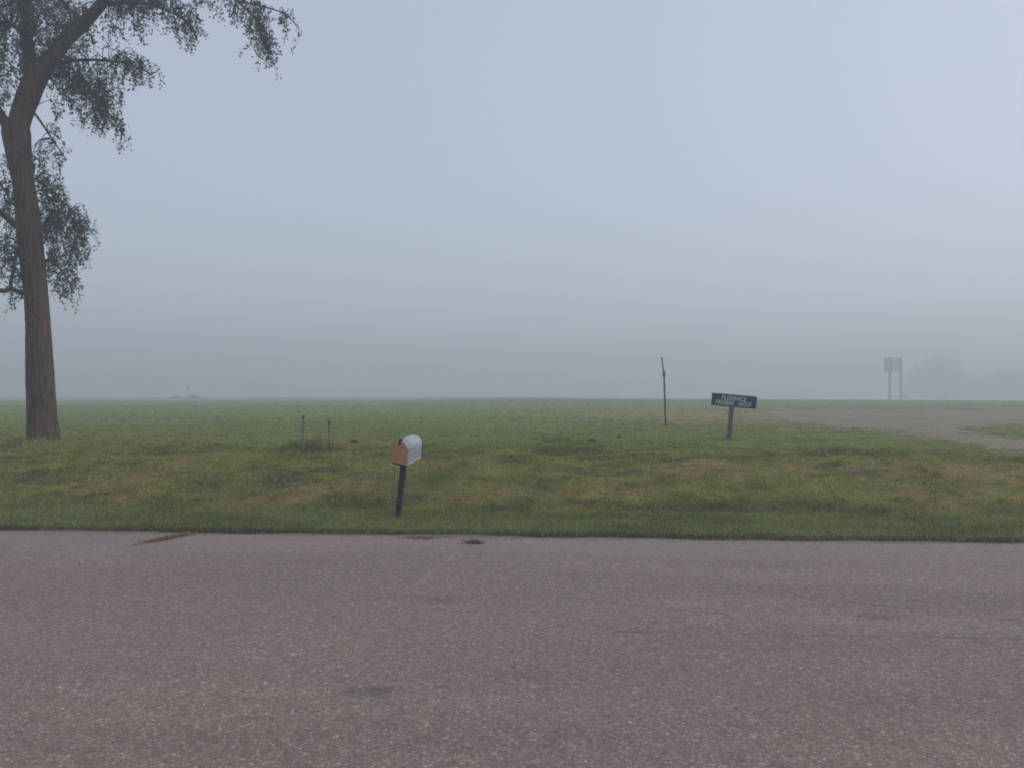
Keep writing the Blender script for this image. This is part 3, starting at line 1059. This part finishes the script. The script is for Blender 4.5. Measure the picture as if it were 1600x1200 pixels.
for sp in (
        [(18, 453, 6, -.3), (17, 440, 5, -.3), (21, 425, 4, -.2), (24, 400, 3, 0), (30, 375, 2, .2)],
        [(70, 103, 9, .2), (90, 98, 7, .5), (120, 94, 5.5, .7), (160, 94, 4.5, .8), (200, 100, 3.2, .8), (238, 116, 1.8, .7)],
        [(88, 100, 5, .5), (112, 125, 4, .2), (145, 150, 3.2, 0), (172, 180, 2.4, -.1), (190, 205, 1.5, -.1)],
        [(158, 8, 7, .2), (185, 4, 5.5, .5), (225, 6, 4.5, .7), (265, 18, 3.4, .7), (292, 36, 2.4, .7), (306, 58, 1.4, .7)],
        [(260, -95, 7, -.2), (305, -62, 5.5, 0), (345, -20, 4.2, .1), (378, 8, 3.4, .2), (405, 40, 2.6, .2), (420, 85, 1.5, .2)],
        [(372, 2, 3.2, .2), (410, 10, 2.6, .4), (445, 22, 2, .5), (468, 46, 1.2, .5)],
        [(50, 380, 8, .1), (66, 355, 6, .4), (86, 335, 4.6, .6), (112, 342, 3.4, .7), (134, 385, 1.8, .7)],
        [(54, 410, 5, .1), (78, 408, 4, .5), (100, 428, 3, .7), (115, 458, 1.6, .7)],
        [(35, 285, 5, .1), (52, 278, 4, .4), (72, 292, 3, .5), (88, 312, 1.8, .5)],
        [(40, 160, 5, 0), (60, 185, 3.6, .3), (80, 215, 2.6, .4), (104, 250, 1.4, .4)],
        [(44, 70, 7, .6), (20, 40, 5, .3), (0, 60, 4, .1), (-20, 110, 2.6, 0), (-15, 160, 1.5, 0)],
        [(38, 5, 8, .8), (75, -10, 6, .6), (110, 15, 4, .4), (125, 50, 2.5, .4)],
        [(30, -80, 8, 1), (80, -130, 6, 1.4), (140, -170, 4, 1.8), (210, -180, 2, 2)],
        [(30, -60, 8, 1), (-30, -110, 6, 1), (-90, -140, 4, .8), (-150, -120, 2, .6)],
        [(200, -50, 7, 0), (240, -40, 5, -.6), (290, -25, 3, -1), (320, 5, 1.6, -1)],
        [(-100, 60, 7, -.6), (-110, 110, 5, -.9), (-130, 170, 3, -1), (-130, 230, 1.6, -1)],
        [(10, 300, 4, .1), (-5, 280, 3, -.1), (-12, 262, 1.6, -.2)],
        [(-40, 306, 5, -.8), (-30, 350, 3.6, -.6), (-10, 390, 2.4, -.4), (8, 410, 1.4, -.3)]):
    limb("branch", sp, n=7, sub=4, jag=0.08)

SKP = np.array([tuple(p) for p, r in SK])
SKR = np.array([r for p, r in SK])
thin = SKR < 6.5 * PX
SKP, SKR = SKP[thin], SKR[thin]


def foliage(name, blobs, parent, leaf=0.082):
    """blobs: (px, py, rx, ry, depth, depth spread, twigs)"""
    V, Fc = [], []
    LV, LC = [], []
    for (cx, cy, rx, ry, dd, rd, nt) in blobs:
        for _ in range(int(nt * (1.0 if cx + rx < 0 or cy + ry < 0 else 2.1 if cx < 140 and cy < 85 else 1.75 if cy < 230 else 1.5))):
            while True:
                a, b = random.uniform(-1, 1), random.uniform(-1, 1)
                if a * a + b * b <= 1:
                    break
            s = tp(cx + a * rx, cy + b * ry - 8, dd + random.gauss(0, rd))
            # twig grows from the nearest branch, then droops
            k = int(np.argmin(((SKP - np.array(s)) ** 2).sum(1) + np.clip(SKP[:, 2] - s.z, -9, 0) ** 2))
            a0 = Vector(SKP[k])
            if (s - a0).length < 4.0:
                mid = (a0 + s) / 2 + Vector((random.uniform(-.12, .12), random.uniform(-.12, .12), 0.10 * (s - a0).length + random.uniform(0, .12)))
                cp, _r = catmull([a0, mid, s], [1, 1, 1], 4)
                tube(cp, list(np.linspace(0.012, 0.006, len(cp))), 4, V, Fc)
            d = Vector((random.gauss(0, .45), random.gauss(0, .45), -1 + random.gauss(0, .38)))
            L = random.uniform(0.30, 0.72)
            pts = []
            p = s.copy()
            stp = L / 6
            for i in range(7):
                pts.append(p.copy())
                d = (d + Vector((random.gauss(0, .22), random.gauss(0, .22), -0.18 + random.gauss(0, .12)))).normalized()
                p = p + d * stp
            tube(pts, list(np.linspace(0.006, 0.002, 7)), 3, V, Fc)
            side = random.random() < .5
            tone = random.random()
            for i in range(1, 7):
                for rep in range(random.choice((3, 4, 4, 5))):
                    base = pts[i] + Vector((random.gauss(0, .035), random.gauss(0, .035), random.gauss(0, .035)))
                    l = leaf * random.uniform(.5, 1.3)
                    w = l * random.uniform(.42, .6)
                    ax = Vector((random.gauss(0, .8), random.gauss(0, .8), -.5 + random.gauss(0, .6))).normalized()
                    nn = Vector((random.gauss(0, 1), random.gauss(0, 1), random.gauss(0, 1)))
                    sd = ax.cross(nn).normalized()
                    nrm = sd.cross(ax)
                    LV += [base, base + ax * l * .45 + sd * w * .5 + nrm * l * .06, base + ax * l, base + ax * l * .45 - sd * w * .5 + nrm * l * .06]
                    LC.append(min(1, max(0, tone * .5 + random.random() * .5)))
    v1 = np.concatenate(V)
    v2 = np.array([tuple(x) for x in LV])
    nq = len(Fc)
    nl = len(LV) // 4
    FF = np.concatenate([np.array(Fc), len(v1) + np.arange(4 * nl).reshape(nl, 4)])
    cc = np.concatenate([np.full(len(v1), .3), np.repeat(np.array(LC), 4)])
    mi = np.concatenate([np.zeros(nq, int), np.ones(nl, int)])
    o = mesh_np(name, np.concatenate([v1, v2]), FF, [M_TWIG, M_LEAF], parent, colors=np.repeat(cc[:, None], 3, 1), mat_index=mi)
    return nl


nl = foliage("crown", [
    (18, 35, 42, 42, .4, .7, 46), (80, 15, 55, 26, .5, .7, 40), (112, 52, 38, 32, .5, .6, 24), (22, 100, 26, 40, .3, .6, 26), (0, 150, 16, 34, .2, .5, 10), (75, 75, 30, 24, .5, .5, 16),
    (190, 4, 36, 16, .6, .5, 22), (240, 4, 36, 18, .7, .5, 26), (285, 26, 24, 20, .7, .4, 18), (302, 50, 10, 12, .7, .2, 4), (320, -4, 18, 12, -.5, .4, 6), (170, 35, 26, 18, .5, .4, 6), (215, 35, 26, 14, .5, .4, 5),
    (362, 2, 18, 14, .2, .3, 9), (398, 26, 26, 22, .3, .3, 20), (412, 60, 18, 20, .2, .3, 14), (421, 82, 9, 10, .2, .2, 5), (446, 30, 10, 14, .4, .2, 4), (466, 46, 4, 6, .5, .1, 1),
    (112, 112, 32, 24, .6, .5, 24), (148, 128, 38, 26, .5, .5, 30), (168, 165, 32, 26, .1, .4, 24), (130, 150, 30, 24, .2, .4, 16), (196, 96, 36, 14, .8, .4, 18), (226, 112, 20, 16, .7, .3, 9), (188, 198, 16, 12, 0, .3, 5), (95, 150, 20, 26, .3, .3, 6), (84, 110, 14, 12, .4, .3, 8),
    (70, 215, 26, 26, .3, .3, 6), (60, 252, 18, 18, .4, .3, 8), (95, 248, 12, 10, .4, .2, 2),
    (80, 300, 24, 22, .6, .4, 26), (74, 340, 24, 26, .6, .5, 26), (104, 345, 24, 24, .7, .4, 24), (124, 378, 20, 34, .7, .4, 20), (130, 345, 14, 18, .7, .3, 9), (92, 390, 28, 26, .6, .5, 22), (100, 428, 24, 20, .7, .4, 12), (112, 450, 16, 10, .7, .2, 4), (76, 430, 10, 16, .5, .3, 4),
    (8, 370, 24, 42, -.3, .5, 26), (4, 275, 14, 30, 0, .4, 9), (10, 415, 22, 20, -.3, .4, 12), (24, 440, 14, 8, -.2, .3, 4), (26, 462, 14, 4, -.3, .2, 3), (12, 320, 14, 14, -.2, .4, 6), (22, 290, 14, 30, .5, .3, 7),
    (-60, 20, 60, 60, 0, 1.0, 50), (-150, -60, 90, 70, -.4, 1.0, 55), (-220, -20, 60, 60, -.4, .8, 35), (40, -90, 90, 60, .8, 1.2, 70), (150, -140, 90, 60, 1.2, 1.2, 55), (260, -100, 70, 50, -.2, 1.0, 40), (60, -230, 90, 70, .9, 1.1, 50),
    (330, -70, 50, 40, 0, .6, 18), (-90, 310, 60, 50, -.9, .7, 36), (-90, 430, 60, 40, -.8, .6, 24), (-120, 170, 40, 60, -.9, .6, 30), (-30, 120, 30, 50, -.2, .6, 18),
    (60, -330, 110, 90, .8, 1.2, 50), (110, -450, 110, 90, .8, 1.2, 45), (20, -480, 90, 80, .7, 1.1, 30), (120, -590, 80, 80, .7, 1, 30), (-150, -230, 110, 80, 0, 1.1, 40), (230, -280, 110, 80, .8, 1.1, 40)], tree)
print("leaves", nl)

# ------------------------------------------------------------------ fogbound trees and scrub
M_LEAF2 = mat_leaf("dull_leaf_green", (0.028, 0.036, 0.024), (0.045, 0.055, 0.034), (0.07, 0.08, 0.048))


def clump_crown(lobes, n, size, seed):
    r = np.random.default_rng(seed)
    VV, CC = [], []
    tot = sum(l[3] * l[4] * l[5] for l in lobes)
    for (cx, cy, cz, rx, ry, rz) in lobes:
        k = int(n * rx * ry * rz / tot)
        u = r.normal(0, 1, (k, 3))
        u /= np.linalg.norm(u, axis=1)[:, None]
        rad = r.random((k, 1)) ** (1 / 2.2)
        c = np.array((cx, cy, cz)) + u * rad * np.array((rx, ry, rz)) * r.uniform(.85, 1.15, (k, 1))
        e1 = r.normal(0, 1, (k, 3))
        e1 /= np.linalg.norm(e1, axis=1)[:, None]
        e2 = np.cross(e1, r.normal(0, 1, (k, 3)))
        e2 /= np.linalg.norm(e2, axis=1)[:, None]
        s = size * r.uniform(.6, 1.4, (k, 1))
        VV.append(np.stack([c - e1 * s, c + e2 * s * .5, c + e1 * s, c - e2 * s * .5], 1).reshape(-1, 3))
        CC.append(np.repeat(r.random(k), 4))
    VV = np.concatenate(VV)
    return VV, np.arange(len(VV)).reshape(-1, 4), np.concatenate(CC)


def far_tree(label, px, ytop, d, wid, seed, lobes, name="fogbound_tree"):
    b = P(px, 600, d)
    z0 = gh(b.x, b.y)
    top = P(px, ytop, d).z
    h = top - z0
    o = empty(name, (b.x, b.y, z0), label, "tree", "dim trees in the fog at the right")
    V, Fc = [], []
    tube([(0, 0, -.3), (0.05, 0, h * .3), (0.1, .1, h * .6), (0, 0, h * .8)], [h * .035, h * .028, h * .02, h * .008], 9, V, Fc, .06)
    for a in (0.4, 2.5, 4.4):
        tube([(0.05, 0, h * .3), (math.cos(a) * wid * .2, math.sin(a) * wid * .2, h * .5), (math.cos(a) * wid * .38, math.sin(a) * wid * .38, h * .62)], [h * .018, h * .012, h * .005], 6, V, Fc, .06)
    mesh_np("trunk", np.concatenate(V), Fc, M_BARK, o, smooth=True)
    L = [(x * wid, y * wid, z * h, rx * wid, ry * wid, rz * h) for x, y, z, rx, ry, rz in lobes]
    vv, ff, cc = clump_crown(L, 5200, h * 0.035, seed)
    mesh_np("crown", vv, ff, M_LEAF2, o, colors=np.repeat(cc[:, None], 3, 1))


DOME = [(0, 0, .58, .36, .36, .40), (-.22, .1, .42, .28, .3, .3), (.22, -.1, .40, .3, .3, .3), (.02, -.1, .3, .4, .35, .26)]
LOW = [(-.1, 0, .6, .36, .34, .38), (.2, .05, .5, .32, .32, .36), (-.28, 0, .38, .26, .3, .3), (.1, 0, .28, .4, .36, .26)]
SPREAD = [(0, 0, .66, .4, .38, .32), (.28, 0, .5, .26, .28, .3), (-.26, .1, .46, .3, .3, .32), (0, 0, .3, .44, .36, .28)]
TREE_D = 395
far_tree("tallest dim domed tree fading into the fog behind the billboard", 1466, 553, TREE_D, 28, 1, DOME)
far_tree("low hazy tree just right of the tallest fogbound tree", 1526, 588, TREE_D + 2, 21, 2, LOW)
far_tree("broad hazy tree at the far right of the foggy skyline", 1578, 577, TREE_D - 2, 24, 3, SPREAD)
far_tree("hazy tree cut by the right border, beyond the gravel", 1640, 572, TREE_D, 26, 4, DOME)


def scrub(label, px, ytop, d, wid, seed):
    b = P(px, 600, d)
    z0 = gh(b.x, b.y)
    h = max(P(px, ytop, d).z - z0, 0.4)
    vv, ff, cc = clump_crown([(0, 0, h * .4, wid / 2, wid / 2, h * .6), (wid * .25, 0, h * .3, wid * .35, wid * .3, h * .5), (-wid * .3, 0, h * .25, wid * .3, wid * .3, h * .45)], 700, 0.11, seed)
    o = mesh_np("low_shrub", vv, ff, M_LEAF2, colors=np.repeat(cc[:, None], 3, 1))
    o.location = (b.x, b.y, z0)
    tag(o, label, "shrub")


scrub("broad low shrub at the foot of the hazy disc golf basket", 303, 616.5, 205, 3.0, 11)
scrub("flat hazy shrub left of the disc golf basket", 275, 618.3, 203, 2.2, 12)

# ------------------------------------------------------------------ disc golf basket
M_CHAIN = mat_weathered("galvanised_steel", (0.10, 0.10, 0.10), (0.18, 0.18, 0.18), (5, 5, 5), 0.5, 0.6, 0.1)
b = P(294, 600, 190)
bk = empty("disc_golf_basket", (b.x, b.y, gh(b.x, b.y)), "disc golf basket on a thin pole, small and dim in the left fog", "basket")
hk = P(294, 604, 190).z - bk.location.z
V, Fc = [], []
tube([(0, 0, -.2), (0, 0, hk)], [.03, .03], 10, V, Fc)
mesh_np("pole", np.concatenate(V), Fc, M_CHAIN, bk, smooth=True)
bm = bmesh.new()
bmesh.ops.create_cone(bm, cap_ends=False, segments=24, radius1=.3, radius2=.3, depth=.22, matrix=Matrix.Translation((0, 0, hk - .12)))
bmesh.ops.solidify(bm, geom=list(bm.faces), thickness=.012)
bm_obj("band", bm, M_CHAIN, bk)
V, Fc = [], []
for k in range(12):
    a = 2 * math.pi * k / 12
    tube([(math.cos(a) * .27, math.sin(a) * .27, hk - .2), (math.cos(a) * .14, math.sin(a) * .14, hk - .45), (math.cos(a) * .05, math.sin(a) * .05, hk - .65)], [.006] * 3, 4, V, Fc)
mesh_np("chains", np.concatenate(V), Fc, M_CHAIN, bk)
V, Fc = [], []
for k in range(20):
    a = 2 * math.pi * k / 20
    tube([(math.cos(a) * .03, math.sin(a) * .03, hk - .85), (math.cos(a) * .33, math.sin(a) * .33, hk - .85), (math.cos(a) * .33, math.sin(a) * .33, hk - .66)], [.006] * 3, 4, V, Fc)
for z in (-.85, -.75, -.66):
    tube([(math.cos(2 * math.pi * k / 24) * .33, math.sin(2 * math.pi * k / 24) * .33, hk + z) for k in range(25)], [.009] * 25, 4, V, Fc)
mesh_np("tray", np.concatenate(V), Fc, M_CHAIN, bk)

# ------------------------------------------------------------------ far billboard
M_PANEL = mat_weathered("weathered_pale_panel", (0.34, 0.30, 0.26), (0.48, 0.44, 0.39), (1.5, 1.5, 4), 0.8, 0, 0.1)
M_PANEL2 = mat_weathered("weathered_dark_panel", (0.07, 0.068, 0.066), (0.13, 0.125, 0.12), (1.5, 1.5, 4), 0.8, 0, 0.1)
DB = 215
pxm = DB / F
b = P(1398.5, 600, DB)
bb = empty("billboard", (b.x, b.y, gh(b.x, b.y)), "tall two post billboard with angled panels, dim in the right fog", "billboard")
zt, zb_ = P(1398, 559, DB).z - bb.location.z, P(1398, 581, DB).z - bb.location.z
for px_ in (1390, 1407):
    bm = bmesh.new()
    x = (px_ - 1398.5) * pxm
    box(bm, x - .30, x + .30, -.3, .0, -.5, zt + .06)
    bm_obj("post", bm, M_OLDWOOD, bb, bevel=.01)
bm = bmesh.new()
box(bm, -6.4 * pxm, 8.4 * pxm, .02, .12, zb_ + .05, zt - .1)
bm_obj("panel", bm, M_PANEL, bb, bevel=.01)
bm = bmesh.new()
box(bm, -1.15, .8, -.05, .05, zb_ + .02, zt + .1)
s = bm_obj("side_panel", bm, M_PANEL2, bb, bevel=.01)
s['label'] = "dark panel angled back"
s.location = (-10.0 * pxm, -.3, 0)
s.rotation_euler = (0, 0, math.radians(-28))
scrub("hazy shrub at the foot of the far billboard", 1413, 609, DB + 1, 1.9, 21)
scrub("low scrub spreading between the billboard posts", 1398, 616, DB - 1, 4.0, 22)

# ------------------------------------------------------------------ fog
bm = bmesh.new()
box(bm, -1050, 1050, -1000, 1050, -2.6, 27.0)
kz = bpy.data.materials.new("fog")
kz.use_nodes = True
kz.node_tree.nodes.clear()
pv = kz.node_tree.nodes.new('ShaderNodeVolumePrincipled')
mo = kz.node_tree.nodes.new('ShaderNodeOutputMaterial')
pv.inputs['Color'].default_value = (0.825, 0.868, 0.955, 1)
pv.inputs['Density'].default_value = 0.0062
pv.inputs['Density Attribute'].default_value = ""
pv.inputs['Anisotropy'].default_value = 0.25
kz.node_tree.links.new(pv.outputs[0], mo.inputs['Volume'])
hz = bm_obj("haze", bm, kz)
tag(hz, "thick pale blue grey fog over the whole field", "fog", kind="stuff")

# ------------------------------------------------------------------ light
SUN_EL, SUN_AZ = math.radians(42), math.radians(80)      # azimuth to the right of straight ahead
w = bpy.data.worlds.new("World")
S.world = w
w.use_nodes = True
nt = w.node_tree
bg = nt.nodes["Background"]
sky = nt.nodes.new('ShaderNodeTexSky')
sky.sky_type = 'NISHITA'
sky.sun_disc = False
sky.sun_elevation = SUN_EL
sky.sun_rotation = SUN_AZ
sky.air_density = 1.0
sky.dust_density = 2.0
sky.ozone_density = 1.0
hs = nt.nodes.new('ShaderNodeHueSaturation')
hs.inputs['Saturation'].default_value = 0.8
nt.links.new(sky.outputs[0], hs.inputs['Color'])
deck = nt.nodes.new('ShaderNodeMix')
deck.data_type = 'RGBA'
deck.inputs[0].default_value = 0.5
deck.inputs[7].default_value = (4.75, 5.1, 5.95, 1)      # even cloud deck veiling the blue
nt.links.new(hs.outputs[0], deck.inputs[6])
nt.links.new(deck.outputs[2], bg.inputs['Color'])
bg.inputs['Strength'].default_value = 0.12
sl = bpy.data.lights.new("sun", 'SUN')
sl.energy = 0.6
sl.angle = math.radians(14)
sl.color = (1.0, 0.93, 0.84)
so = bpy.data.objects.new("sun", sl)
COL.objects.link(so)
dv = Vector((math.sin(SUN_AZ) * math.cos(SUN_EL), math.cos(SUN_AZ) * math.cos(SUN_EL), math.sin(SUN_EL)))
so.rotation_euler = dv.to_track_quat('Z', 'Y').to_euler()
so.location = (20, 0, 30)

# ------------------------------------------------------------------ render settings
S.render.engine = 'CYCLES'
S.view_settings.view_transform = 'Standard'
S.view_settings.look = 'None'
S.view_settings.exposure = 0.3
S.view_settings.gamma = 1.0
S.cycles.use_denoising = True
S.cycles.denoiser = 'OPENIMAGEDENOISE'
S.cycles.denoising_input_passes = 'RGB_ALBEDO_NORMAL'
S.cycles.max_bounces = 6
S.cycles.volume_bounces = 3
S.cycles.diffuse_bounces = 3
S.cycles.filter_width = 1.8
S.render.film_transparent = False
